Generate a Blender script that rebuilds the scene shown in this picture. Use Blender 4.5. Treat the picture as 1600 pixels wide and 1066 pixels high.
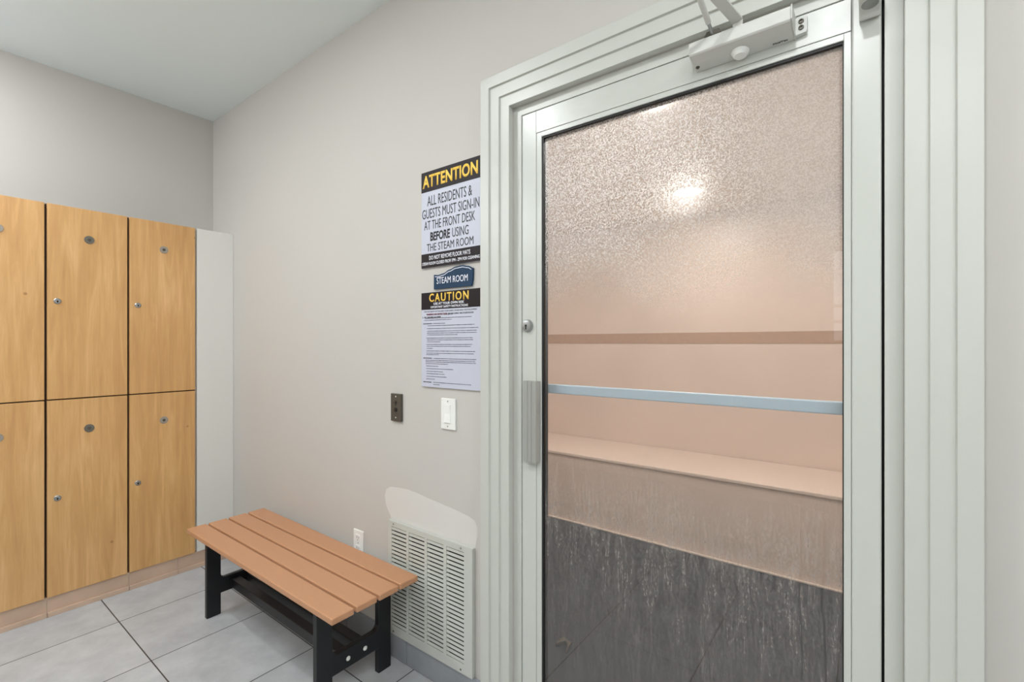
import bpy, bmesh, math, random
from mathutils import Vector, Matrix
for _o in list(bpy.data.objects): bpy.data.objects.remove(_o)
S = bpy.context.scene
COL = S.collection
random.seed(4)

# ---------------------------------------------------------------- camera
F, CXp, CYp, D, H = 737.0, 800.0, 537.0, 1.245, 1.275
YAW = 127.2
cam_d = bpy.data.cameras.new('camera'); cam = bpy.data.objects.new('camera', cam_d); COL.objects.link(cam)
cam.location = (0, -D, H); cam.rotation_euler = (math.pi/2, 0, math.radians(YAW-90))
cam_d.sensor_width = 36; cam_d.lens = 36*F/1600; cam_d.shift_y = 4/1600; cam_d.clip_start = .02
S.camera = cam

# ---------------------------------------------------------------- world, exposure, lights
w = bpy.data.worlds.new('world'); S.world = w; w.use_nodes = True
w.node_tree.nodes['Background'].inputs[0].default_value = (.9, .95, 1, 1)
w.node_tree.nodes['Background'].inputs[1].default_value = 2.2
vs = S.view_settings
vs.view_transform = 'Standard'; vs.look = 'None'; vs.gamma = 1; vs.use_curve_mapping = False
vs.exposure = 0.12
CEIL = 2.693
STEAM_CEIL = 2.20
MAIN_W, STEAM_W, FILL_W = 11.5, 16.3, 43.0
# x, y, power factor
MAIN_LIGHTS = [(-.12, -1.30, 1.0), (-1.62, -1.15, 1.0), (-2.85, -1.45, .8), (.95, -1.0, .8), (.35, -2.45, 1.0)]  # the last is an unseen light added behind the camera
FILL_GLOBES = [(1.3, -2.55), (-2.6, -2.1)]  # unseen globes added for fill light
LAMP_COL = (.95, .985, 1.0)
STEAM_LIGHTS = [(-.885, 1.69, .36), (-.62, .46, .42), (-2.2, .95, .8), (.28, 1.05, .8)]  # the last two are unseen, added to even out the light
def disk_light(name, x, y, z, power, size, col, parent=None):
    l = bpy.data.lights.new(name, 'AREA'); l.shape = 'DISK'; l.size = size; l.energy = power; l.color = col
    o = bpy.data.objects.new(name, l); COL.objects.link(o); o.location = (x, y, z)
    return o

# ---------------------------------------------------------------- helpers
def lin(*c):
    return tuple(((v/255)/12.92 if v/255 <= .04045 else ((v/255+.055)/1.055)**2.4) for v in c) + (1,)
def newmat(name):
    m = bpy.data.materials.new(name); m.use_nodes = True
    return m, m.node_tree.nodes, m.node_tree.links, m.node_tree.nodes['Principled BSDF']
def flat(name, rgb, rough=.5, metal=0, spec=.5, var=0, scale=20, bump=0, bscale=200):
    m, n, l, p = newmat(name)
    p.inputs['Base Color'].default_value = lin(*rgb); p.inputs['Roughness'].default_value = rough
    p.inputs['Metallic'].default_value = metal; p.inputs['Specular IOR Level'].default_value = spec
    g = n.new('ShaderNodeNewGeometry')
    if var:
        t = n.new('ShaderNodeTexNoise'); t.inputs['Scale'].default_value = scale; t.inputs['Detail'].default_value = 6
        l.new(g.outputs['Position'], t.inputs['Vector'])
        r = n.new('ShaderNodeValToRGB'); r.color_ramp.elements[0].position = .3; r.color_ramp.elements[1].position = .7
        a = [v*(1-var) for v in rgb]; b = [min(255, v*(1+var)) for v in rgb]
        r.color_ramp.elements[0].color = lin(*a); r.color_ramp.elements[1].color = lin(*b)
        l.new(t.outputs['Fac'], r.inputs['Fac']); l.new(r.outputs['Color'], p.inputs['Base Color'])
    if bump:
        t2 = n.new('ShaderNodeTexNoise'); t2.inputs['Scale'].default_value = bscale; t2.inputs['Detail'].default_value = 3
        l.new(g.outputs['Position'], t2.inputs['Vector'])
        b2 = n.new('ShaderNodeBump'); b2.inputs['Strength'].default_value = bump; b2.inputs['Distance'].default_value = .001
        l.new(t2.outputs['Fac'], b2.inputs['Height']); l.new(b2.outputs['Normal'], p.inputs['Normal'])
    return m

def box(bm, x0, x1, y0, y1, z0, z1, mi=0):
    vs_ = [bm.verts.new((x, y, z)) for x in (x0, x1) for y in (y0, y1) for z in (z0, z1)]
    for f in ((0,1,3,2),(4,6,7,5),(0,4,5,1),(2,3,7,6),(0,2,6,4),(1,5,7,3)):
        fc = bm.faces.new([vs_[i] for i in f]); fc.material_index = mi
def prism(bm, pts, axis, a, b, mi=0):
    """extrude a closed 2D outline along axis; pts are the two other coordinates in xyz order"""
    def mk(p, t):
        return {'x': (t, p[0], p[1]), 'y': (p[0], t, p[1]), 'z': (p[0], p[1], t)}[axis]
    A_ = [bm.verts.new(mk(p, a)) for p in pts]; B_ = [bm.verts.new(mk(p, b)) for p in pts]
    fs = [bm.faces.new(A_), bm.faces.new(B_[::-1])]
    n = len(pts)
    for i in range(n): fs.append(bm.faces.new([A_[i], B_[i], B_[(i+1) % n], A_[(i+1) % n]]))
    for f in fs: f.material_index = mi
def frustum(bm, p0, p1, r0, r1, seg=32, caps=True):
    p0, p1 = Vector(p0), Vector(p1); d = (p1-p0).normalized()
    u = d.orthogonal().normalized(); v = d.cross(u)
    R0 = [bm.verts.new(p0+(u*math.cos(a)+v*math.sin(a))*r0) for a in [2*math.pi*i/seg for i in range(seg)]]
    R1 = [bm.verts.new(p1+(u*math.cos(a)+v*math.sin(a))*r1) for a in [2*math.pi*i/seg for i in range(seg)]]
    for i in range(seg): bm.faces.new([R0[i], R0[(i+1) % seg], R1[(i+1) % seg], R1[i]])
    if caps: bm.faces.new(R0[::-1]); bm.faces.new(R1)
def lathe(bm, c, axis, prof, seg=32):
    """prof: (r, t) along axis from c"""
    for (r0, t0), (r1, t1) in zip(prof, prof[1:]):
        c_, d = Vector(c), Vector(axis).normalized(); u = d.orthogonal().normalized(); v = d.cross(u)
        R = []
        for r, t in ((r0, t0), (r1, t1)):
            R.append([bm.verts.new(c_+d*t+(u*math.cos(2*math.pi*i/seg)+v*math.sin(2*math.pi*i/seg))*max(r, 1e-5)) for i in range(seg)])
        for i in range(seg): bm.faces.new([R[0][i], R[0][(i+1) % seg], R[1][(i+1) % seg], R[1][i]])
    bmesh.ops.remove_doubles(bm, verts=bm.verts, dist=2e-6)
ORG = {}
def root_of(o):
    while o.parent: o = o.parent
    return o
def obj(name, bm, mats, parent=None, bevel=0, smooth=False, label=None, seg=2):
    bmesh.ops.recalc_face_normals(bm, faces=bm.faces)
    me = bpy.data.meshes.new(name); bm.to_mesh(me); bm.free()
    for m in (mats if isinstance(mats, (list, tuple)) else [mats]): me.materials.append(m)
    o = bpy.data.objects.new(name, me); COL.objects.link(o)
    if parent:
        r = root_of(parent); me.transform(Matrix.Translation(-Vector(r.location))); o.parent = parent
    if bevel:
        b = o.modifiers.new('bevel', 'BEVEL'); b.width = bevel; b.segments = seg; b.limit_method = 'ANGLE'; b.angle_limit = math.radians(35)
    if smooth:
        for p in me.polygons: p.use_smooth = True
        try: me.set_sharp_from_angle(angle=math.radians(40))
        except Exception: pass
    if label: o['label'] = label
    return o
def tag(o, label=None, cat=None, group=None, kind=None):
    if label: o['label'] = label
    if cat: o['category'] = cat
    if group: o['group'] = group
    if kind: o['kind'] = kind
    return o
def thing(name, loc, label, cat, group=None, kind=None):
    o = bpy.data.objects.new(name, None); COL.objects.link(o); o.location = loc; o.empty_display_size = .05
    return tag(o, label, cat, group, kind)
def struct(name, bm, mats, label, cat, bevel=0, smooth=False):
    o = obj(name, bm, mats, None, bevel, smooth); return tag(o, label, cat, None, 'structure')
def B_(): return bmesh.new()
def boxo(name, b, mat, parent, bevel=0, label=None, seg=2):
    bm = B_(); box(bm, *b); return obj(name, bm, mat, parent, bevel, label=label, seg=seg)

def text_obj(name, body, x0, x1, z0, z1, y, mat, parent, bold=0.0, spacing=1.0, depth=.0006, down=False):
    """solid lettering fitted into the rectangle x0..x1, z0..z1 standing on plane y (facing -y)"""
    c = bpy.data.curves.new(name, 'FONT'); c.body = body; c.size = 1; c.offset = bold; c.space_character = spacing
    c.resolution_u = 3
    t = bpy.data.objects.new('tmp', c); COL.objects.link(t)
    bpy.context.view_layer.update()
    me = bpy.data.meshes.new_from_object(t.evaluated_get(bpy.context.evaluated_depsgraph_get()))
    bpy.data.objects.remove(t)
    xs = [v.co.x for v in me.vertices]; ys = [v.co.y for v in me.vertices]
    ax, bx, ay, by = min(xs), max(xs), min(ys), max(ys)
    bm = B_(); bm.from_mesh(me); bpy.data.meshes.remove(me)
    for v in bm.verts:
        X = x0+(v.co.x-ax)/(bx-ax)*(x1-x0); Z = z0+(v.co.y-ay)/(by-ay)*(z1-z0)
        v.co = (X, -Z, y) if down else (X, y, Z)      # down: lies on a horizontal underside, letter tops towards the room
    r = bmesh.ops.extrude_face_region(bm, geom=list(bm.faces))
    dv = Vector((0, 0, -depth)) if down else Vector((0, -depth, 0))
    bmesh.ops.translate(bm, verts=[g for g in r['geom'] if isinstance(g, bmesh.types.BMVert)], vec=dv)
    return obj(name, bm, mat, parent)

# ---------------------------------------------------------------- materials
M = {}
M['wall'] = flat('wall paint', (195, 191, 185), .75, spec=.25, var=.006, scale=1.5, bump=.08, bscale=350)
M['patch'] = flat('fresh wall paint', (212, 209, 204), .6, spec=.3, bump=.08, bscale=350)
M['ceil'] = flat('ceiling paint', (232, 239, 238), .85, spec=.2)
M['trim'] = flat('white satin trim paint', (194, 195, 188), .33, spec=.5, bump=.05, bscale=60)
M['door'] = flat('white powder coated aluminium', (194, 196, 189), .28, spec=.5)
M['alu'] = flat('brushed aluminium', (150, 150, 146), .38, metal=.75)
M['alu_white'] = flat('pale closer enamel', (206, 206, 200), .4)
M['pull'] = flat('grey anodised pull', (158, 159, 154), .45, metal=.1)
M['steel'] = flat('satin steel', (165, 166, 165), .35, metal=.8)
M['dark_steel'] = flat('dark bronze steel', (92, 88, 80), .45, metal=.5)
M['black'] = flat('black rubber gasket', (14, 14, 15), .5)
M['hollow_shade'] = flat('painted hollow shade', (10, 10, 10), .9)  # near-black colour stands in for the shade inside openings
M['plastic'] = flat('black moulded plastic', (15, 16, 20), .42, bump=.15, bscale=700)
M['white_plastic'] = flat('white plastic', (236, 236, 232), .35)
M['lock_dark'] = flat('grey disc', (112, 108, 98), .5, metal=.3)
M['lock_mid'] = flat('light grey disc', (160, 152, 140), .5, metal=.3)
M['ink'] = flat('black ink', (22, 22, 26), .5)
M['grey_ink'] = flat('fine print ink', (84, 84, 96), .6)
M['red_ink'] = flat('dark red ink', (110, 40, 50), .6)
M['sign_dark'] = flat('brown black sign print', (30, 20, 23), .5, spec=.25)
M['sign_white'] = flat('white sign plastic', (193, 195, 208), .4, spec=.3)
M['white_ink'] = flat('white print', (232, 232, 240), .5)
M['yellow'] = flat('yellow print', (250, 205, 85), .5)
M['navy'] = flat('navy sign plastic', (20, 52, 80), .5, spec=.3)
M['lockerbody'] = flat('pale locker laminate', (205, 200, 190), .6)
M['lockergap'] = flat('dark gap and grout brown', (74, 54, 38), .7)
M['filler'] = flat('white laminate filler', (224, 222, 216), .5)
M['beige_tile'] = flat('beige glazed tile', (206, 178, 156), .35, var=.04, scale=8)
M['grout_b'] = flat('pale grout', (214, 198, 184), .8)
M['gray_tile'] = flat('grey wall tile', (142, 146, 150), .38, var=.05, scale=7)
M['push'] = flat('blue grey steel bar', (178, 188, 198), .45, metal=.15)
M['peach'] = flat('peach steam room tile', (222, 204, 192), .4, var=.015, scale=3)
M['peach_band'] = flat('tan accent tile', (178, 146, 124), .5, var=.03, scale=40)
M['peach_ceil'] = flat('cream steam room ceiling', (226, 208, 190), .7)

def emis(name, rgb, s):
    m, n, l, p = newmat(name)
    p.inputs['Base Color'].default_value = (.8, .8, .8, 1)
    p.inputs['Emission Color'].default_value = lin(*rgb); p.inputs['Emission Strength'].default_value = s
    return m
M['lamp'] = emis('lamp lens', (255, 246, 232), 8)
M['globe_fill'] = emis('opal globe', (246, 250, 255), FILL_W)
M['lamp_warm'] = emis('steam lamp lens', (255, 232, 205), 10)

def math_n(n, l, op, a, b=None, c=None, clamp=False):
    m = n.new('ShaderNodeMath'); m.operation = op; m.use_clamp = clamp
    for i, v in enumerate((a, b, c)):
        if v is None: continue
        if isinstance(v, (int, float)): m.inputs[i].default_value = v
        else: l.new(v, m.inputs[i])
    return m.outputs[0]

# floor tile: 0.44 m squares with dark grout
def floor_mat(nm, ca, cb_, cg):
    m, n, l, p = newmat(nm)
    g = n.new('ShaderNodeNewGeometry'); s = n.new('ShaderNodeSeparateXYZ'); l.new(g.outputs['Position'], s.inputs[0])
    def line(o, off):
        a = math_n(n, l, 'SUBTRACT', o, off); a = math_n(n, l, 'DIVIDE', a, .44)
        a = math_n(n, l, 'ADD', a, .5); a = math_n(n, l, 'FRACT', a); a = math_n(n, l, 'SUBTRACT', a, .5); a = math_n(n, l, 'ABSOLUTE', a)
        return a
    ax = line(s.outputs['X'], -1.42); ay = line(s.outputs['Y'], -.172)
    mn = math_n(n, l, 'MINIMUM', ax, ay)
    gr = math_n(n, l, 'LESS_THAN', mn, .0052)
    # a different shade for every tile
    def cell(o, off): return math_n(n, l, 'FLOOR', math_n(n, l, 'DIVIDE', math_n(n, l, 'SUBTRACT', o, off), .44))
    cb = n.new('ShaderNodeCombineXYZ'); l.new(cell(s.outputs['X'], -1.42), cb.inputs[0]); l.new(cell(s.outputs['Y'], -.172), cb.inputs[1])
    wn = n.new('ShaderNodeTexWhiteNoise'); l.new(cb.outputs[0], wn.inputs[0])
    t = n.new('ShaderNodeTexNoise'); t.inputs['Scale'].default_value = 7; t.inputs['Detail'].default_value = 8; t.inputs['Roughness'].default_value = .65
    l.new(g.outputs['Position'], t.inputs['Vector'])
    r = n.new('ShaderNodeValToRGB'); r.color_ramp.elements[0].position = .3; r.color_ramp.elements[1].position = .72
    r.color_ramp.elements[0].color = lin(*ca); r.color_ramp.elements[1].color = lin(*cb_)
    f = math_n(n, l, 'ADD', t.outputs['Fac'], math_n(n, l, 'MULTIPLY', math_n(n, l, 'SUBTRACT', wn.outputs['Value'], .5), .12))
    l.new(f, r.inputs['Fac'])
    mx = n.new('ShaderNodeMix'); mx.data_type = 'RGBA'; l.new(gr, mx.inputs['Factor'])
    l.new(r.outputs['Color'], mx.inputs['A']); mx.inputs['B'].default_value = lin(*cg)
    l.new(mx.outputs['Result'], p.inputs['Base Color']); p.inputs['Roughness'].default_value = .42
    b = n.new('ShaderNodeBump'); b.inputs['Strength'].default_value = .5; b.inputs['Distance'].default_value = .002
    l.new(math_n(n, l, 'SUBTRACT', 1.0, gr), b.inputs['Height']); l.new(b.outputs['Normal'], p.inputs['Normal'])
    return m
M['floor'] = floor_mat('grey porcelain floor tile', (170, 172, 175), (196, 198, 200), (66, 62, 60))
M['floor_dark'] = floor_mat('dark steam room floor tile', (22, 33, 40), (38, 50, 58), (8, 8, 10))

def wood_mat():
    m, n, l, p = newmat('maple veneer')
    g = n.new('ShaderNodeNewGeometry'); mp = n.new('ShaderNodeMapping'); l.new(g.outputs['Position'], mp.inputs[0])
    mp.inputs['Scale'].default_value = (9, 14, 1.1)
    t = n.new('ShaderNodeTexNoise'); t.inputs['Scale'].default_value = 1.6; t.inputs['Detail'].default_value = 7; t.inputs['Roughness'].default_value = .6
    t.inputs['Distortion'].default_value = .9; l.new(mp.outputs[0], t.inputs['Vector'])
    mp2 = n.new('ShaderNodeMapping'); l.new(g.outputs['Position'], mp2.inputs[0]); mp2.inputs['Scale'].default_value = (120, 160, 7)
    t2 = n.new('ShaderNodeTexNoise'); t2.inputs['Scale'].default_value = 1; t2.inputs['Detail'].default_value = 3; l.new(mp2.outputs[0], t2.inputs['Vector'])
    t3 = n.new('ShaderNodeTexNoise'); t3.inputs['Scale'].default_value = 2.2; t3.inputs['Detail'].default_value = 2; l.new(g.outputs['Position'], t3.inputs['Vector'])
    f = math_n(n, l, 'ADD', math_n(n, l, 'MULTIPLY', t.outputs['Fac'], .65), math_n(n, l, 'MULTIPLY', t2.outputs['Fac'], .15))
    f = math_n(n, l, 'ADD', f, math_n(n, l, 'MULTIPLY', t3.outputs['Fac'], .25))
    r = n.new('ShaderNodeValToRGB'); e = r.color_ramp.elements
    e[0].position = .36; e[0].color = lin(198, 149, 94); e[1].position = .70; e[1].color = lin(231, 186, 130)
    k = e.new(.53); k.color = lin(212, 164, 106)
    l.new(f, r.inputs['Fac'])
    # few small dark pin knots
    v = n.new('ShaderNodeTexVoronoi'); v.inputs['Scale'].default_value = 5.2; v.inputs['Randomness'].default_value = 1
    l.new(g.outputs['Position'], v.inputs['Vector'])
    kn = math_n(n, l, 'LESS_THAN', v.outputs['Distance'], .035)
    mx = n.new('ShaderNodeMix'); mx.data_type = 'RGBA'; l.new(math_n(n, l, 'MULTIPLY', kn, .55), mx.inputs['Factor'])
    l.new(r.outputs['Color'], mx.inputs['A']); mx.inputs['B'].default_value = lin(140, 90, 50)
    l.new(mx.outputs['Result'], p.inputs['Base Color']); p.inputs['Roughness'].default_value = .36
    return m
M['wood'] = wood_mat()
M['board'] = flat('brown composite board', (190, 140, 104), .45, var=.012, scale=90, bump=.10, bscale=700)

def glass_mat():
    m = bpy.data.materials.new('clear glass'); m.use_nodes = True; n = m.node_tree.nodes; l = m.node_tree.links; n.clear()
    o = n.new('ShaderNodeOutputMaterial'); tr = n.new('ShaderNodeBsdfTransparent'); tr.inputs[0].default_value = (.97, .985, .98, 1)
    gl = n.new('ShaderNodeBsdfGlossy'); gl.inputs['Roughness'].default_value = .01
    fr = n.new('ShaderNodeFresnel'); fr.inputs[0].default_value = 1.45
    g = n.new('ShaderNodeNewGeometry')
    inv = n.new('ShaderNodeMath'); inv.operation = 'SUBTRACT'; inv.inputs[0].default_value = 1; l.new(g.outputs['Backfacing'], inv.inputs[1])
    ml = n.new('ShaderNodeMath'); ml.operation = 'MULTIPLY'; l.new(fr.outputs[0], ml.inputs[0]); l.new(inv.outputs[0], ml.inputs[1])
    m2 = n.new('ShaderNodeMath'); m2.operation = 'MULTIPLY'; m2.use_clamp = True; l.new(ml.outputs[0], m2.inputs[0]); m2.inputs[1].default_value = 1.7
    mx = n.new('ShaderNodeMixShader'); l.new(m2.outputs[0], mx.inputs[0]); l.new(tr.outputs[0], mx.inputs[1]); l.new(gl.outputs[0], mx.inputs[2])
    l.new(mx.outputs[0], o.inputs[0]); return m
M['glass'] = glass_mat()

def fog_mat():
    """water droplets and runs on the steam side of the pane"""
    m = bpy.data.materials.new('condensation'); m.use_nodes = True; n = m.node_tree.nodes; l = m.node_tree.links; n.clear()
    o = n.new('ShaderNodeOutputMaterial')
    g = n.new('ShaderNodeNewGeometry'); s = n.new('ShaderNodeSeparateXYZ'); l.new(g.outputs['Position'], s.inputs[0])
    Zc, Xc = s.outputs['Z'], s.outputs['X']
    def noise(sc, det=2, mapscale=None, rough=.5, dist=0):
        t = n.new('ShaderNodeTexNoise'); t.inputs['Scale'].default_value = sc; t.inputs['Detail'].default_value = det
        t.inputs['Roughness'].default_value = rough; t.inputs['Distortion'].default_value = dist
        if mapscale:
            mp = n.new('ShaderNodeMapping'); mp.inputs['Scale'].default_value = mapscale; l.new(g.outputs['Position'], mp.inputs[0]); l.new(mp.outputs[0], t.inputs[0])
        else: l.new(g.outputs['Position'], t.inputs[0])
        return t.outputs['Fac']
    def ramp(v, a, b, lo=0., hi=1.):
        r = n.new('ShaderNodeMapRange'); r.interpolation_type = 'SMOOTHSTEP'
        r.inputs['From Min'].default_value = a; r.inputs['From Max'].default_value = b
        r.inputs['To Min'].default_value = lo; r.inputs['To Max'].default_value = hi
        l.new(v, r.inputs['Value']); return r.outputs['Result']
    big = noise(2.3, 3)
    top = ramp(math_n(n, l, 'ADD', Zc, math_n(n, l, 'MULTIPLY', math_n(n, l, 'SUBTRACT', big, .5), .5)), 1.32, 1.68)
    # drops are coarser to the left and middle, fine to the right
    coarse = ramp(Xc, -.12, -.42)
    drops = noise(300, 4, None, .75)
    drops = ramp(drops, .40, .62)
    dropmask = math_n(n, l, 'MULTIPLY', top, math_n(n, l, 'ADD', math_n(n, l, 'MULTIPLY', coarse, .65), .35))
    bot = ramp(math_n(n, l, 'ADD', Zc, math_n(n, l, 'MULTIPLY', math_n(n, l, 'SUBTRACT', big, .5), .35)), 1.0, .72)
    streak = ramp(noise(1, 6, (170, 1, 16), .75, 1.0), .38, .72)
    streak2 = ramp(noise(1, 4, (26, 1, 4.5), .65, .6), .34, .66)
    bot = math_n(n, l, 'MULTIPLY', bot, ramp(Zc, .30, .70, .45, 1.0))
    st = math_n(n, l, 'MULTIPLY', streak, streak2)
    fine = noise(260, 2, (1, 1, .55), .6)
    # transparency factor
    fog = math_n(n, l, 'ADD', .07, math_n(n, l, 'MULTIPLY', top, .58))
    fog = math_n(n, l, 'ADD', fog, math_n(n, l, 'MULTIPLY', math_n(n, l, 'MULTIPLY', dropmask, math_n(n, l, 'SUBTRACT', drops, .5)), .95))
    fog = math_n(n, l, 'ADD', fog, math_n(n, l, 'MULTIPLY', math_n(n, l, 'MULTIPLY', bot, st), .42))
    fog = math_n(n, l, 'ADD', fog, math_n(n, l, 'MULTIPLY', math_n(n, l, 'MULTIPLY', bot, math_n(n, l, 'SUBTRACT', fine, .47)), .60))
    # two clear water runs near the hinge side
    for cx_, amp, wd in ((-.126, .004, .0022), (-.081, .005, .0030)):
        wob = math_n(n, l, 'MULTIPLY', math_n(n, l, 'SUBTRACT', noise(5, 2, (0.01, 0, 1)), .5), amp*8)
        dd = math_n(n, l, 'ABSOLUTE', math_n(n, l, 'SUBTRACT', math_n(n, l, 'ADD', Xc, wob), cx_))
        run = math_n(n, l, 'MULTIPLY', ramp(dd, wd, wd*.5), ramp(Zc, .93, .86))
        fog = math_n(n, l, 'MULTIPLY', fog, math_n(n, l, 'SUBTRACT', 1.0, math_n(n, l, 'MULTIPLY', run, .8)))
    fog = math_n(n, l, 'MULTIPLY', fog, 1.0, clamp=True)
    tr = n.new('ShaderNodeBsdfTransparent')
    rf = n.new('ShaderNodeBsdfRefraction'); rf.inputs['IOR'].default_value = 1.10; rf.inputs['Roughness'].default_value = .9
    tl = n.new('ShaderNodeBsdfTranslucent'); tl.inputs['Color'].default_value = (.60, .59, .585, 1)
    df = n.new('ShaderNodeBsdfDiffuse'); df.inputs['Color'].default_value = (.75, .76, .78, 1)
    m1 = n.new('ShaderNodeMixShader'); m1.inputs[0].default_value = .88; l.new(rf.outputs[0], m1.inputs[1]); l.new(tl.outputs[0], m1.inputs[2])
    m2 = n.new('ShaderNodeMixShader'); m2.inputs[0].default_value = .22; l.new(m1.outputs[0], m2.inputs[1]); l.new(df.outputs[0], m2.inputs[2])
    m3 = n.new('ShaderNodeMixShader'); l.new(fog, m3.inputs[0]); l.new(tr.outputs[0], m3.inputs[1]); l.new(m2.outputs[0], m3.inputs[2])
    l.new(m3.outputs[0], o.inputs[0]); return m
M['fog'] = fog_mat()

# ---------------------------------------------------------------- room shell
XB = -3.341          # plane of the wall behind the lockers
XR = 2.3; YB = -3.0  # unseen far sides of the room
OPL, OPR, OPT = -.942, .055, 2.054   # cased opening
WT = .13
bm = B_()
box(bm, XB-.1, OPL, 0, WT, 0, CEIL); box(bm, OPR, XR+.1, 0, WT, 0, CEIL); box(bm, OPL, OPR, 0, WT, OPT, CEIL)
# fresh unsanded paint patch above the grille, a raised skin of paint 0.3 mm thick
pp = [(-1.568,.545),(-1.572,.566),(-1.590,.585),(-1.604,.612),(-1.609,.645),(-1.600,.670),(-1.575,.684),(-1.53,.690),(-1.467,.694),(-1.41,.690),(-1.354,.683),(-1.28,.676),(-1.206,.669),(-1.137,.659),(-1.110,.650),(-1.098,.630),(-1.098,.600),(-1.104,.575),(-1.108,.545)]
prism(bm, pp, 'y', -.0003, .001, 1)
struct('wall_back', bm, [M['wall'], M['patch']], 'warm light grey wall holding the signs, grille and steam room door', 'wall')
bm = B_(); box(bm, XB-.1, XB, YB-.1, 0, 0, CEIL)
struct('wall_left', bm, M['wall'], 'pale grey wall above the maple lockers', 'wall')
bm = B_(); box(bm, XR, XR+.1, YB-.1, 0, 0, CEIL)
struct('wall_right', bm, M['wall'], 'grey wall at the right end of the locker room', 'wall')
WX0, WX1, WZ0, WZ1 = -.22, 1.55, 1.30, 1.98
bm = B_(); box(bm, XB, WX0, YB-.1, YB, 0, CEIL); box(bm, WX1, XR, YB-.1, YB, 0, CEIL); box(bm, WX0, WX1, YB-.1, YB, 0, WZ0); box(bm, WX0, WX1, YB-.1, YB, WZ1, CEIL)
struct('wall_front', bm, M['wall'], 'grey wall opposite the steam room door', 'wall')
bm = B_(); box(bm, XB-.1, XR+.1, YB-.1, WT+.0, -.1, 0); 
struct('floor', bm, M['floor'], 'square light grey porcelain floor tiles with dark grout', 'floor')
bm = B_(); box(bm, XB-.1, XR+.1, YB-.1, WT, CEIL, CEIL+.1)
struct('ceiling', bm, M['ceil'], 'plain flat off white painted ceiling', 'ceiling')

t = thing('window_1', (.66, YB, WZ0), 'unseen white framed window added for daylight opposite the steam room door', 'window', kind='structure')  # unseen window added for daylight, suggested by a reflection in the door glass
bm = B_(); fw = .06
box(bm, WX0-fw, WX0, YB-.1, YB+.02, WZ0-fw, WZ1+fw); box(bm, WX1, WX1+fw, YB-.1, YB+.02, WZ0-fw, WZ1+fw); box(bm, WX0, WX1, YB-.1, YB+.02, WZ1, WZ1+fw); box(bm, WX0, WX1, YB-.1, YB+.03, WZ0-fw, WZ0)
obj('window_frame', bm, M['trim'], t, .003)
bm = B_()
for z in (1.56, 1.44): box(bm, WX0, WX1, YB-.07, YB-.04, z-.012, z+.012)
for x in (.22, .66, 1.1): box(bm, x-.012, x+.012, YB-.07, YB-.04, WZ0, WZ1)
obj('glazing_bars', bm, M['trim'], t, .002)
bm = B_(); box(bm, WX0, WX1, YB-.058, YB-.053, WZ0, WZ1); obj('glass_pane', bm, M['glass'], t)
bm = B_(); box(bm, -2.9, 1.0, WT, 2.5, -.1, 0)
struct('floor_steam', bm, M['floor_dark'], 'dark grey tile floor of the steam room', 'floor')

# grey tile baseboard on the sign wall
bm = B_()
xs = [-3.035, -2.745, -2.305, -1.865, -1.461, -1.052]
for a, b in zip(xs, xs[1:]): box(bm, a+.0015, b-.0015, -.010, 0, .001, .099)
box(bm, xs[0], xs[-1], -.006, 0, .0, .097, 1)
struct('baseboard_back', bm, [M['gray_tile'], M['lockergap']], 'grey tile baseboard under the grille and behind the bench', 'baseboard', bevel=.0012)
# beige tile plinth under the lockers
bm = B_()
XL = -3.043
ys = [-1.43, -1.115, -.805, -.500, -.285, 0]
for a, b in zip(ys, ys[1:]): box(bm, XL-.05, XL-.012, a+.001, b-.001, .02, .090)
for a, b in zip(ys, ys[1:]): box(bm, XL-.05, XL, a+.001, b-.001, 0.0, .022)
box(bm, XL-.05, XL-.015, ys[0], ys[-1], .0, .088, 1)
struct('baseboard_left', bm, [M['beige_tile'], M['grout_b']], 'beige tile plinth below the maple lockers', 'baseboard', bevel=.001)

# ---------------------------------------------------------------- lockers
LT, LB, LMID = 1.929, .092, 1.011
def locker(y0, y1, label, discs):
    yc = (y0+y1)/2
    t = thing('locker', (XB+.15, yc, LB), label, 'locker', 'maple fronted two tier lockers')
    bm = B_(); box(bm, XB+.002, XL-.020, y0+.0005, y1-.0005, LB, LT)
    obj('cabinet_body', bm, M['lockergap'], t, label='cabinet body coloured dark for the shaded door gaps')  # shade between the doors is put into the body colour
    for k, (z0, z1) in enumerate(((LMID+.003, LT), (LB, LMID-.003))):
        bm = B_(); box(bm, XL-.019, XL, y0+.0035, y1-.0035, z0, z1)
        d = obj('door', bm, M['wood'], t, .0012)
        zc = z1-.147
        bm = B_(); frustum(bm, (XL-.001, yc, zc), (XL+.0025, yc, zc), .020, .0185, 36)
        obj('number_disc', bm, M[discs[k]], d, label='round grey number disc')
        bm = B_(); frustum(bm, (XL+.002, yc, zc), (XL+.0034, yc, zc), .0075, .007, 20)
        obj('disc_center', bm, M['dark_steel'], d)
        zl = z1-.454 if k == 0 else z1-.460
        bm = B_(); lathe(bm, (XL-.001, y0+.038, zl), (1, 0, 0), [(.0135, 0), (.0135, .004), (.011, .0065), (.0, .0065)], 24)
        c = obj('cam_lock', bm, M['steel'], d, smooth=True, label='round steel cam lock')
        bm = B_(); box(bm, XL+.005, XL+.0062, y0+.0365, y0+.0395, zl-.008, zl-.001); frustum(bm, (XL+.005, y0+.038, zl-.001), (XL+.0062, y0+.038, zl-.001), .0032, .0032, 12)
        obj('keyhole', bm, M['hollow_shade'], d)
    return t
locker(-.503, -.199, 'maple two door locker beside the white filler panel', ('lock_mid', 'lock_mid'))
locker(-.809, -.505, 'maple two door locker in the middle, dark disc on its upper door', ('lock_dark', 'lock_dark'))
locker(-1.115, -.811, 'maple two door locker cut by the left edge of the photo', ('lock_mid', 'lock_mid'))
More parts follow.
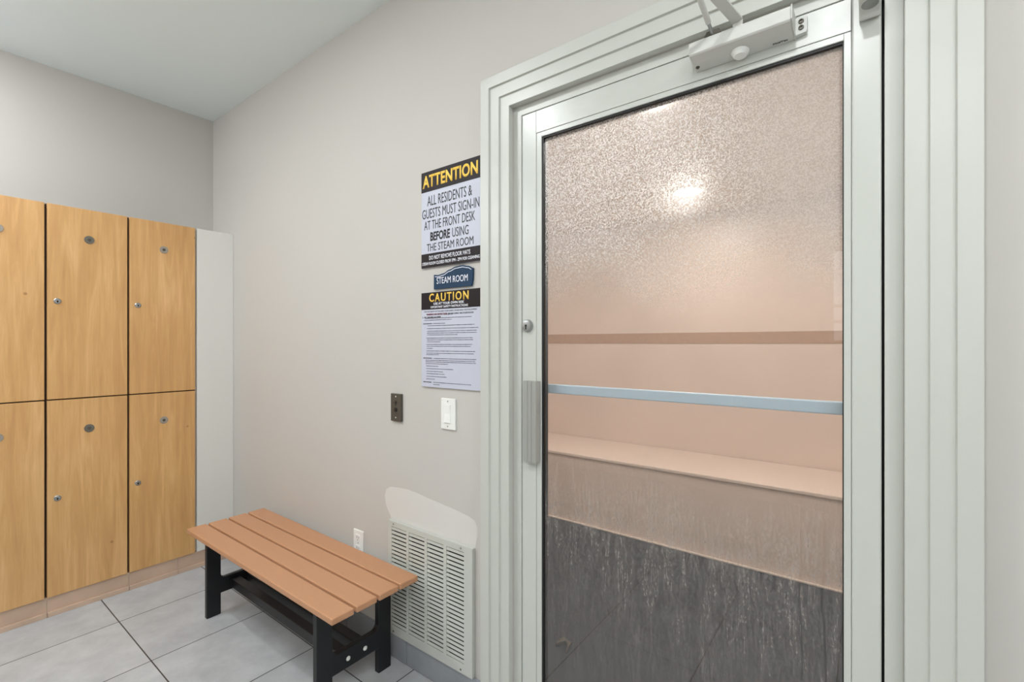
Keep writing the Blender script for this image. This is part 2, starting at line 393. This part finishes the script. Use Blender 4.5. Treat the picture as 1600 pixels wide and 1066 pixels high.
locker(-1.421, -1.117, 'maple two door locker farthest from the sign wall, outside the view', ('lock_mid', 'lock_mid'))
bm = B_(); box(bm, XL-.019, XL, -.193, -.001, LB, LT); box(bm, XB+.002, XL-.019, -.197, -.179, LB, LT); box(bm, XB+.002, XL-.019, -.179, -.001, LT-.018, LT)
o = obj('filler_panel', bm, M['filler'], None, .001); tag(o, 'tall white filler panel between the lockers and the sign wall', 'panel')

# ---------------------------------------------------------------- bench
SX0, SX1, SZ = -2.572, -1.358, .400
t = thing('bench', (-1.965, -.215, 0), 'slatted bench with four brown boards on black plastic H frames', 'bench')
for y0, y1 in ((-.400, -.318), (-.308, -.227), (-.217, -.135), (-.125, -.042)):
    bm = B_(); box(bm, SX0, SX1, y0, y1, SZ-.022, SZ)
    obj('seat_board', bm, M['board'], t, .004, seg=3)
def hframe(x0, x1, out):
    fy0, fy1, by0, by1 = -.362, -.302, -.106, -.048
    zb0, zb1, zt0, zt1 = .098, .168, .345, .378
    r = .022
    def arc(cy, cz, a0, a1, n=6): return [(cy+r*math.cos(math.radians(a0+(a1-a0)*i/n)), cz+r*math.sin(math.radians(a0+(a1-a0)*i/n))) for i in range(n+1)]
    bm = B_()
    low = [(fy0, 0), (fy1, 0)] + [(fy1, zb0), (by0, zb0)] + [(by0, 0), (by1, 0), (by1, zt1)]
    up = [(by0, zt1)] + arc(by0-r, zb1+r, 0, -90) + arc(fy1+r, zb1+r, -90, -180) + [(fy1, zt1), (fy0, zt1)]
    prism(bm, low+up, 'x', x0, x1)
    f = obj('end_frame', bm, M['plastic'], t, .0025)
    bm = B_(); box(bm, x0+.002, x1-.002, fy1-.001, by0+.001, zt0, zt1); obj('top_rail', bm, M['plastic'], t, .002)
    for y in (-.240, -.168):
        bm = B_(); s = 1 if out > 0 else 1
        lathe(bm, (x1-.001, y, .131), (1, 0, 0), [(.0085, 0), (.0085, .002), (.0065, .0045), (.0, .0055)], 20)
        obj('bolt', bm, M['white_plastic'], f, smooth=True, label='round silver bolt head')
hframe(-1.535, -1.510, 1); hframe(-2.463, -2.440, -1)
for y in (-.240, -.168):
    bm = B_(); box(bm, -2.441, -1.534, y-.020, y+.020, .108, .150); obj('stretcher', bm, M['plastic'], t, .003)

# ---------------------------------------------------------------- return air grille
t = thing('air_grille', (-1.338, 0, .10), 'white louvred air grille low on the wall right of the bench', 'grille')
VX0, VX1, VZ0, VZ1 = -1.568, -1.108, .100, .555
cols = [(-1.547, -1.456), (-1.442, -1.352), (-1.338, -1.250), (-1.235, -1.147)]
LZ0, LZ1 = .136, .534
bm = B_(); yb, yf = -.002, -.016
box(bm, VX0, VX1, yf, -.001, VZ0, LZ0); box(bm, VX0, VX1, yf, -.001, LZ1, VZ1)
edges = [VX0]+[v for c in cols for v in c]+[VX1]
for i in range(0, len(edges), 2): box(bm, edges[i], edges[i+1], yf, -.001, LZ0, LZ1)
bmesh.ops.remove_doubles(bm, verts=bm.verts, dist=1e-6)
obj('grille_frame', bm, M['door'], t, .0)
bm = B_(); box(bm, VX0+.01, VX1-.01, -.0015, -.0003, VZ0+.01, VZ1-.01); obj('backing', bm, M['hollow_shade'], t, label='dark sheet standing in for the shaded duct behind the louvres')
NS = 25
for a, b in cols:
    bm = B_()
    p = (LZ1-LZ0)/NS
    for i in range(NS):
        z = LZ0+p*(i+.5)
        prism(bm, [(-.0150, z-.0050), (-.0138, z-.0054), (-.0128, z+.0050), (-.0140, z+.0054)], 'x', a-.0005, b+.0005)
    obj('louvre_bank', bm, M['door'], t)
for x, z in ((-1.535, .545), (-1.163, .545), (-1.163, .112), (-1.535, .112)):
    bm = B_(); lathe(bm, (x, yf+.0005, z), (0, -1, 0), [(.004, 0), (.0035, .0015), (0, .002)], 14)
    obj('screw', bm, M['steel'] if z > .2 else M['lock_dark'], t)

# ---------------------------------------------------------------- wall plates
t = thing('wall_outlet', (-1.787, 0, .40), 'white electrical outlet low on the wall behind the bench', 'outlet')
boxo('cover_plate', (-1.822, -1.752, -.006, 0, .342, .457), M['white_plastic'], t, .002)
for z in (.424, .378):
    bm = B_(); box(bm, -1.803, -1.771, -.0085, -.005, z-.014, z+.014); r = obj('receptacle', bm, M['white_plastic'], t, .003)
    bm = B_(); box(bm, -1.7945, -1.7925, -.0088, -.0083, z-.002, z+.007); box(bm, -1.7815, -1.7795, -.0088, -.0083, z-.002, z+.006); frustum(bm, (-1.787, -.0088, z-.008), (-1.787, -.0083, z-.008), .0022, .0022, 10)
    obj('slots', bm, M['hollow_shade'], r)
bm = B_(); lathe(bm, (-1.787, -.0058, .401), (0, -1, 0), [(.003, 0), (.0025, .001), (0, .0014)], 12); obj('screw', bm, M['steel'], t)

t = thing('light_switch', (-1.234, 0, 1.016), 'white rocker light switch on the wall below the caution sign', 'switch')
boxo('cover_plate', (-1.272, -1.199, -.007, 0, .959, 1.073), M['white_plastic'], t, .0022)
bm = B_(); prism(bm, [(-.0065, .984), (-.0125, .984), (-.0085, 1.016), (-.0095, 1.050), (-.0065, 1.050)], 'x', -1.2515, -1.2215)
obj('rocker', bm, M['white_plastic'], t, .0008)
for z in (.970, 1.062):
    bm = B_(); lathe(bm, (-1.2365, -.0068, z), (0, -1, 0), [(.003, 0), (.0026, .001), (0, .0013)], 12); obj('screw', bm, M['steel'], t)

t = thing('key_plate', (-1.527, 0, 1.016), 'small dark steel plate with two black buttons, left of the light switch', 'wall plate')
boxo('plate', (-1.558, -1.495, -.011, 0, .961, 1.072), M['dark_steel'], t, .0012)
for z, r in ((1.038, .0052), (1.008, .0085)):
    bm = B_(); lathe(bm, (-1.5265, -.0105, z), (0, -1, 0), [(r, 0), (r, .003), (r*.75, .004), (0, .0036)], 20); obj('button', bm, M['black'], t, smooth=True, label='round black button')
boxo('label_strip', (-1.532, -1.521, -.0116, -.0108, 1.026, 1.0285), M['ink'], t)
for z in (1.061, .976):
    bm = B_(); lathe(bm, (-1.5265, -.0108, z), (0, -1, 0), [(.0028, 0), (.0024, .001), (0, .0014)], 12); obj('screw', bm, M['white_plastic'], t, label='bright screw head')

# ---------------------------------------------------------------- signs
AX0, AX1 = -1.378, -1.074
t = thing('attention_sign', (-1.226, 0, 1.75), 'white ATTENTION sign with black header about signing in, uppermost on the wall', 'sign')
boxo('panel', (AX0, AX1, -.007, -.001, 1.563, 1.930), M['sign_white'], t, .0006)
boxo('header', (AX0+.0003, AX1-.0003, -.0076, -.0062, 1.853, 1.9297), M['sign_dark'], t, label='dark header band')
boxo('footer', (AX0+.0003, AX1-.0003, -.0076, -.0062, 1.5633, 1.617), M['sign_dark'], t, label='dark footer band')
text_obj('heading', 'ATTENTION', -1.370, -1.088, 1.868, 1.916, -.0075, M['yellow'], t, .03, 1.04)
for body, a, b, z0, z1, mt, bo in (
    ('ALL RESIDENTS &', -1.345, -1.116, 1.798, 1.836, 'ink', 0),
    ('GUESTS MUST SIGN-IN', -1.373, -1.082, 1.751, 1.787, 'ink', 0),
    ('AT THE FRONT DESK', -1.362, -1.102, 1.708, 1.742, 'ink', 0),
    ('BEFORE', -1.328, -1.225, 1.663, 1.697, 'ink', .03),
    ('USING', -1.213, -1.133, 1.663, 1.697, 'ink', 0),
    ('THE STEAM ROOM', -1.347, -1.110, 1.624+.001, 1.654, 'ink', 0)):
    text_obj('lettering', body, a, b, z0, z1, -.007, M[mt], t, bo)
text_obj('footer_lettering', 'DO NOT REMOVE FLOOR MATS', -1.334, -1.124, 1.592, 1.608, -.0075, M['white_ink'], t, .015)
text_obj('footer_lettering', 'STEAM ROOM CLOSED FROM 1PM - 2PM FOR CLEANING', -1.372, -1.080, 1.573, 1.585, -.0075, M['white_ink'], t, .02)

t = thing('room_sign', (-1.213, 0, 1.50), 'small navy wave-topped STEAM ROOM sign between the two white signs', 'sign')
def wave(u):  # outline top, u 0..1
    pts = [(0, 0), (.12, -.004), (.25, .002), (.42, .020), (.58, .033), (.74, .036), (.88, .028), (1, .012)]
    for (a, b), (c, d) in zip(pts, pts[1:]):
        if u <= c:
            k = (u-a)/(c-a); k = k*k*(3-2*k); return b+(d-b)*k
    return pts[-1][1]
RX0, RX1 = -1.309, -1.112
top = [(RX0+(RX1-RX0)*i/28, 1.534+wave(i/28)*.62) for i in range(29)]
bm = B_(); prism(bm, [(RX0, 1.479), (RX1-.006, 1.479), (RX1-.001, 1.50), (RX1, 1.52)]+top[::-1], 'y', -.008, -.001)
obj('sign_plate', bm, M['navy'], t, .0006)
bm = B_()
st = [(x, z-.006) for x, z in top[1:-1]]
prism(bm, st+[(x, z-.0022) for x, z in st[::-1]], 'y', -.0086, -.0078); obj('wave_stripe', bm, M['white_ink'], t, label='thin white wave stripe')
text_obj('lettering', 'STEAM ROOM', -1.293, -1.136, 1.498, 1.522, -.0078, M['white_ink'], t, 0.0)

t = thing('caution_sign', (-1.226, 0, 1.29), 'tall white CAUTION sign of fine print under a black header, above the light switch', 'sign')
boxo('panel', (AX0, AX1, -.007, -.001, 1.110, 1.469), M['sign_white'], t, .0006)
boxo('header', (AX0+.0003, AX1-.0003, -.0076, -.0062, 1.404, 1.4687), M['sign_dark'], t, label='dark header band')
text_obj('heading', 'CAUTION', -1.334, -1.132, 1.432, 1.464, -.0075, M['yellow'], t, .02, 1.25)
text_obj('header_lettering', 'USE AT YOUR OWN RISK', -1.310, -1.153, 1.420, 1.4295, -.0075, M['white_ink'], t, .02)
text_obj('header_lettering', 'IMPORTANT SAFETY INSTRUCTIONS', -1.326, -1.135, 1.408, 1.4165, -.0075, M['white_ink'], t, .02)
text_obj('lettering', 'FOR THE SAFETY OF YOU AND YOUR FAMILY, PLEASE READ THE FOLLOWING', -1.362, -1.094, 1.3925, 1.3985, -.007, M['grey_ink'], t)
text_obj('warning_lettering', 'WARNINGS AND INSTRUCTIONS', -1.350, -1.238, 1.382, 1.3885, -.007, M['red_ink'], t, .03)
text_obj('lettering', 'BEFORE USING THE STEAM ROOM', -1.234, -1.110, 1.382, 1.388, -.007, M['ink'], t)
text_obj('lettering', '1.  NO CHILDREN ALLOWED', -1.371, -1.272, 1.3715, 1.3775, -.007, M['ink'], t, .02)
# fine print too small to read: short word-like strokes, line by line (x0, x1, height, heavy)
def zx(px, pyl):
    """helper table values were measured as distances along the sign, in thousandths of its width and height"""
    return AX0+px/1000*(AX1-AX0), 1.469-pyl/1000*.359
rows = [(401,546,240,0),(66,855,273,0),(49,530,292,0)]
last = [(36,191,329,1),(217,421,329,0),(112,898,351,0),(105,957,382,0),(105,931,409,0),(105,934,429,0),(105,628,448,0),(92,872,482,0),(105,875,501,0),(105,339,521,0),(92,862,549,0),(99,839,568,0),(99,204,591,0),(92,908,618,0),(92,888,641,0),(92,312,657,0),(36,191,694,1),(217,924,696,0),(79,908,716,0),(79,918,733,0),(79,467,752,0),(92,303,777,0),(92,556,805,0),(92,382,833,0),(92,411,858,0),(92,444,886,0),(92,247,914,0),(36,184,947,1),(217,845,947,0),(217,326,969,0)]
bm = B_(); bmh = B_()
for a, b, c, h in rows+last:
    x, z = zx(a, c); xe, _ = zx(b, c); tgt = bmh if h else bm
    while x < xe:
        wl = min(random.uniform(.003, .011), xe-x)
        hh = .0020 if h else random.uniform(.0012, .0017)
        box(tgt, x, x+wl, -.0074, -.0069, z-hh, z+hh*.6); x += wl+.0016
for o_ in (tag(obj('fine_print', bm, M['grey_ink'], t), kind='stuff'), tag(obj('bold_print', bmh, M['ink'], t), kind='stuff')): pass

# ---------------------------------------------------------------- door casing, jamb
def sweep(prof, xl, xr, zt, z0, mats, name, label, cat):
    bm = B_(); rings = []
    for u, y in prof:
        rings.append([bm.verts.new(p) for p in ((xl-u, y, z0), (xl-u, y, zt+u), (xr+u, y, zt+u), (xr+u, y, z0))])
    n = len(prof)
    for i in range(n):
        a, b = rings[i], rings[(i+1) % n]
        for k in range(3): bm.faces.new([a[k], a[k+1], b[k+1], b[k]])
    bm.faces.new([r[0] for r in rings]); bm.faces.new([r[3] for r in rings][::-1])
    return struct(name, bm, mats, label, cat, bevel=.0012)
sweep([(0, .0), (0, -.021), (.036, -.021), (.0375, -.028), (.074, -.028), (.0755, -.035), (.112, -.035), (.112, .0)], OPL, OPR, OPT, 0, M['trim'], 'trim_1', 'white stepped casing around the steam room door', 'door casing')
sweep([(-.031, .006), (.0, .006), (.0, WT), (-.031, WT)], OPL, OPR, OPT, 0, M['trim'], 'trim_2', 'white jamb between the casing and the glazed door', 'door jamb')
bm = B_(); box(bm, OPL+.0305, OPL+.05, .054, .075, 0, OPT-.031); box(bm, OPR-.05, OPR-.0305, .054, .075, 0, OPT-.031); box(bm, OPL+.05, OPR-.05, .054, .075, OPT-.05, OPT-.031)  # black strips added to stop light leaking through the door gap
struct('trim_4', bm, M['black'], 'black strip added behind the glazed door edge to darken the gap', 'gap strip')
bm = B_(); box(bm, -1.056, -.938, -.040, 0, 0, .103); box(bm, .054, .172, -.040, 0, 0, .103)
struct('trim_3', bm, M['trim'], 'white plinth blocks at the foot of the door casing', 'plinth block', bevel=.002)

# ---------------------------------------------------------------- the glazed door
DX0, DX1, DT, DY0, DY1 = -.9085, .0195, 2.0215, .008, .052
GX0, GX1, GT, GB = -.829, -.048, 1.931, .13
t = thing('door_1', (-.4445, .03, 0), 'white aluminium steam room door with a fogged full height glass pane', 'door', kind='structure')
bm = B_(); box(bm, DX0, -.854, DY0, DY1, .006, DT); obj('stile', bm, M['door'], t, .0012)
bm = B_(); box(bm, -.032, DX1, DY0, DY1, .006, DT); obj('stile', bm, M['door'], t, .004, seg=3)
bm = B_(); box(bm, -.8535, -.0325, DY0, DY1, 1.951, DT); obj('top_rail', bm, M['door'], t, .0008)
bm = B_(); box(bm, -.8535, -.0325, DY0, DY1, .006, GB-.02); obj('bottom_rail', bm, M['door'], t, .0008)
bm = B_()
# glazing beads
bx = [(-.8535, -.835, GB-.02, 1.9505), (-.0455, -.0325, GB-.02, 1.9505)]
for a, b, c, d in bx: box(bm, a, b, DY0+.002, DY1-.002, c, d)
box(bm, -.835, -.0455, DY0+.002, DY1-.002, 1.936, 1.9505); box(bm, -.835, -.0455, DY0+.002, DY1-.002, GB-.02, GB-.005)
obj('glazing_bead', bm, M['door'], t, .0008)
bm = B_()
box(bm, -.8348, GX0, DY0+.006, .040, GB-.005, 1.9358); box(bm, GX1, -.0457, DY0+.006, .040, GB-.005, 1.9358)
box(bm, GX0, GX1, DY0+.006, .040, GT, 1.9358); box(bm, GX0, GX1, DY0+.006, .040, GB-.005, GB)
obj('gasket', bm, M['black'], t, label='black rubber gasket')
bm = B_(); box(bm, GX0, GX1, .018, .024, GB, GT)
pane = obj('glass_pane', bm, M['glass'], t, label='clear glass pane')
bm = B_(); vv = [bm.verts.new(p) for p in ((GX0, .0246, GB), (GX1, .0246, GB), (GX1, .0246, GT), (GX0, .0246, GT))]; bm.faces.new(vv)
tag(obj('condensation', bm, M['fog'], pane, label='film of droplets and drips on the inner face'), kind='stuff')
# lock cylinder
bm = B_(); lathe(bm, (-.886, DY0, 1.333), (0, -1, 0), [(.0205, 0), (.0205, .004), (.017, .011), (.0135, .012), (.0, .012)], 36)
lk = obj('lock_cylinder', bm, M['steel'], t, smooth=True, label='round steel key lock')
bm = B_(); box(bm, -.888, -.884, DY0-.0128, DY0-.0118, 1.321, 1.332); frustum(bm, (-.886, DY0-.0128, 1.333), (-.886, DY0-.0118, 1.333), .0038, .0038, 14)
obj('keyhole', bm, M['hollow_shade'], lk)
# grooved pull plate
bm = B_()
hx = [-.893, -.8775, -.8755, -.8595, -.8575, -.838]
outline = [(-.893, DY0-.001), (-.893, -.010), (-.890, -.013), (-.8730, -.0150), (-.8722, -.012), (-.8712, -.0150), (-.8560, -.0175), (-.8552, -.0145), (-.8542, -.0175), (-.842, -.0200), (-.8375, -.0185), (-.8375, DY0-.001)]
prism(bm, outline, 'z', .897, 1.155)
obj('pull_handle', bm, M['pull'], t, label='grooved grey pull handle')
# bar on the steam side
bm = B_(); box(bm, -.858, -.040, .053, .066, 1.113, 1.143)
obj('push_bar', bm, M['push'], t, .003, label='blue grey bar across the inside of the glass')
# pivot cover near the hinge side, top
bm = B_(); prism(bm, [(DY0, 1.962), (-.004, 1.958), (-.012, 1.966), (-.085, 1.975), (-.085, 2.019), (DY0, 2.019)], 'x', -.0185, .0178)
pc = obj('hinge_cover', bm, M['alu_white'], t, .003, label='grey enamel hinge cover')
bm = B_(); lathe(bm, (0, -.035, 1.9715), (0, -.12, -1), [(.0145, -.002), (.0145, .003), (.011, .005), (0, .0055)], 28); obj('hinge_cap', bm, M['alu'], pc, smooth=True)
# overhead closer
bm = B_()
prism(bm, [(DY0, 2.021), (-.050, 2.016), (-.058, 2.012), (-.058, 1.984), (-.054, 1.981), (-.026, 1.975), (DY0, 1.971)], 'x', -.3555, -.1375)
cl = obj('door_closer', bm, M['alu_white'], t, .0015, label='pale grey overhead door closer')
bm = B_(); prism(bm, [(DY0, 2.022), (-.060, 2.015), (-.0605, 1.983), (-.026, 1.973), (DY0, 1.969)], 'x', -.1375, -.1348); obj('end_cap', bm, M['alu_white'], cl, .0008)
bm = B_(); prism(bm, [(-.135, 1.9725), (-.114, 1.9745), (-.112, 1.980), (-.112, 2.010), (-.135, 2.010)], 'y', -.006, DY0); obj('mounting_lug', bm, M['alu_white'], cl, .001)
for z in (2.0005, 1.9865):
    bm = B_(); lathe(bm, (-.1235, -.0055, z), (0, -1, 0), [(.0058, 0), (.0052, .003), (.003, .0032), (.0025, .001), (0, .001)], 20); obj('screw', bm, M['dark_steel'], cl, label='dark socket screw')
bm = B_(); lathe(bm, (-.347, -.012, 1.9735), (-.3, -.35, -1), [(.0050, -.004), (.0050, .0015), (.0028, .0018), (0, .0005)], 14); obj('adjusting_screw', bm, M['dark_steel'], cl, label='dark screw')
bm = B_(); lathe(bm, (-.2475, -.014, 1.977), (0, -.10, -1), [(.0195, -.004), (.0200, .004), (.0185, .0075), (.0150, .013), (.0135, .0145), (.0, .0150)], 40)
obj('cap_knob', bm, M['white_plastic'], cl, smooth=True, label='round white cap below the closer')
text_obj('lettering', 'PlusTec', -.180, -.150, .0000, .0055, 1.9715, M['ink'], cl, .02, depth=.0004, down=True)
# pinion bracket and arms
bm = B_(); prism(bm, [(-.320, 2.014), (-.280, 2.014), (-.286, 2.026), (-.314, 2.026)], 'y', -.056, -.030); obj('pinion_bracket', bm, M['dark_steel'], cl, .001)
bm = B_(); frustum(bm, (-.301, -.050, 2.018), (-.304, -.085, 2.034), .0042, .0042, 16); obj('arm_thread', bm, M['steel'], cl)
bm = B_(); frustum(bm, (-.3035, -.079, 2.0315), (-.315, -.30, 2.120), .0064, .0064, 18); obj('arm_rod', bm, M['alu_white'], cl, smooth=True, label='round grey closer rod')
bm = B_()
u0 = [(-.257, -.050), (-.236, -.058)]
prism(bm, [(-.258, -.040), (-.235, -.048), (-.2355, -.052), (-.2585, -.044)], 'z', 2.012, 2.028)
a0 = [(-.2585, -.044, 2.028), (-.2355, -.052, 2.028), (-.290, -.30, 2.050), (-.318, -.29, 2.050)]
v0 = [bm.verts.new(p) for p in a0]; v1 = [bm.verts.new((p[0], p[1], p[2]+.005)) for p in a0]
bm.faces.new(v0); bm.faces.new(v1[::-1])
for i in range(4): bm.faces.new([v0[i], v0[(i+1) % 4], v1[(i+1) % 4], v1[i]])
obj('flat_arm', bm, M['alu_white'], cl, .0005, label='flat grey closer arm')

# ---------------------------------------------------------------- steam room
SX_L, SX_R, SY = -2.75, .55, 2.27
bm = B_(); box(bm, SX_L, SX_R, SY, SY+.1, 0, STEAM_CEIL); box(bm, SX_L, SX_R, SY-.003, SY, 1.275, 1.354, 1)
struct('wall_far', bm, [M['peach'], M['peach_band']], 'peach tiled far wall of the steam room with a tan accent band', 'wall')
bm = B_(); box(bm, SX_L-.1, SX_L, WT, SY+.1, 0, STEAM_CEIL)
struct('wall_steam_left', bm, M['peach'], 'peach tiled left wall of the steam room', 'wall')
bm = B_(); box(bm, SX_R, SX_R+.1, WT, SY+.1, 0, STEAM_CEIL)
struct('wall_steam_right', bm, M['peach'], 'peach tiled right wall of the steam room', 'wall')
bm = B_(); box(bm, SX_L-.1, OPL-.0, WT, WT+.02, 0, STEAM_CEIL); box(bm, OPR, SX_R+.1, WT, WT+.02, 0, STEAM_CEIL); box(bm, OPL, OPR, WT, WT+.02, OPT, STEAM_CEIL)
struct('wall_steam_near', bm, M['peach'], 'peach tiled wall around the door inside the steam room', 'wall')
bm = B_(); box(bm, SX_L-.1, SX_R+.1, WT, SY+.1, STEAM_CEIL, STEAM_CEIL+.1)
struct('ceiling_steam', bm, M['peach_ceil'], 'cream ceiling of the steam room', 'ceiling')
t = thing('steam_bench', (-1.1, 1.98, 0), 'built-in peach tiled bench along the far wall of the steam room', 'bench')
boxo('riser', (SX_L+.001, SX_R-.001, 1.700, SY-.004, 0, .468), M['peach'], t)
boxo('seat_slab', (SX_L+.001, SX_R-.001, 1.690, SY-.004, .468, .492), M['peach'], t, .006)
bm = B_(); box(bm, SX_L+.001, SX_R-.001, 1.684, 1.699, 0.0, .012); obj('edge_trim', bm, M['grout_b'], t, .004, label='pale strip along the floor')
t = thing('floor_bracket', (-1.17, 1.05, 0), 'small dark angled bracket on the steam room floor, low left behind the glass', 'fitting')

bm = B_(); prism(bm, [(-1.055, .45), (-1.055, .51), (-1.005, .495), (-.995, .43), (-1.010, .475), (-1.030, .49)], 'z', 0, .012)
obj('base_plate', bm, M['dark_steel'], t)

def downlight(x, y, z, label, lens, power, size, col, group):
    t = thing('recessed_light', (x, y, z), label, 'ceiling light', group)
    bm = B_(); lathe(bm, (x, y, z), (0, 0, -1), [(.098, 0), (.096, .004), (.082, .006), (.078, .003), (.078, .0)], 48); obj('trim_ring', bm, M['white_plastic'], t, smooth=True)
    bm = B_(); frustum(bm, (x, y, z-.0005), (x, y, z-.0025), .078, .078, 48); obj('lens', bm, lens, t, label='glowing round lens')
    l = disk_light('lamp_glow', 0, 0, -.012, power, size, col); l.parent = t
    return t
for i, (x, y, k) in enumerate(MAIN_LIGHTS):
    lab = ['in front of the steam room door', 'in front of the air grille', 'in front of the lockers', 'right of the steam room door', 'added behind the camera'][i]
    downlight(x, y, CEIL, 'round recessed ceiling light '+lab, M['lamp'], MAIN_W*k, .11, LAMP_COL, 'recessed lights in the locker room ceiling')
for i, (x, y, k) in enumerate(STEAM_LIGHTS):
    downlight(x, y, STEAM_CEIL, ['round recessed light glowing through the fogged glass above the bench', 'round recessed light in the steam room just inside the door', 'added unseen recessed light at the left end of the steam room', 'added unseen recessed light at the right end of the steam room'][i], M['lamp_warm'], STEAM_W*k, .14, (1, .945, .895), 'recessed lights in the steam room')


for i, (x, y) in enumerate(FILL_GLOBES):  # unseen globes added to brighten the ceiling and walls
    z = 2.36
    t = thing('fill_globe', (x, y, CEIL), 'opal globe fill lamp added out of view, hanging '+['near the right end of the room', 'in front of the far end of the lockers'][i], 'fill lamp', 'opal globes added for fill')
    bm = B_(); bmesh.ops.create_uvsphere(bm, u_segments=32, v_segments=20, radius=.13, matrix=Matrix.Translation((x, y, z)))
    g = obj('globe', bm, M['globe_fill'], t, smooth=True, label='glowing opal globe')
    bm = B_(); frustum(bm, (x, y, z+.12), (x, y, CEIL-.02), .008, .008, 16); obj('stem', bm, M['steel'], t)
    bm = B_(); frustum(bm, (x, y, CEIL-.025), (x, y, CEIL), .05, .055, 32); obj('canopy', bm, M['steel'], t)
# faint steam hanging in the steam room
m = bpy.data.materials.new('steam'); m.use_nodes = True; n = m.node_tree.nodes; l = m.node_tree.links; n.clear()
o_ = n.new('ShaderNodeOutputMaterial'); sc = n.new('ShaderNodeVolumeScatter'); sc.inputs['Density'].default_value = .07; sc.inputs['Anisotropy'].default_value = .6
l.new(sc.outputs[0], o_.inputs['Volume'])
bm = B_(); prism(bm, [(WT+.03, .02), (1.675, .02), (1.675, .50), (SY-.01, .50), (SY-.01, STEAM_CEIL-.02), (WT+.03, STEAM_CEIL-.02)], 'x', SX_L+.01, SX_R-.01)
o = obj('steam', bm, m); tag(o, 'faint warm steam filling the room behind the fogged glass door', 'steam', None, 'stuff')
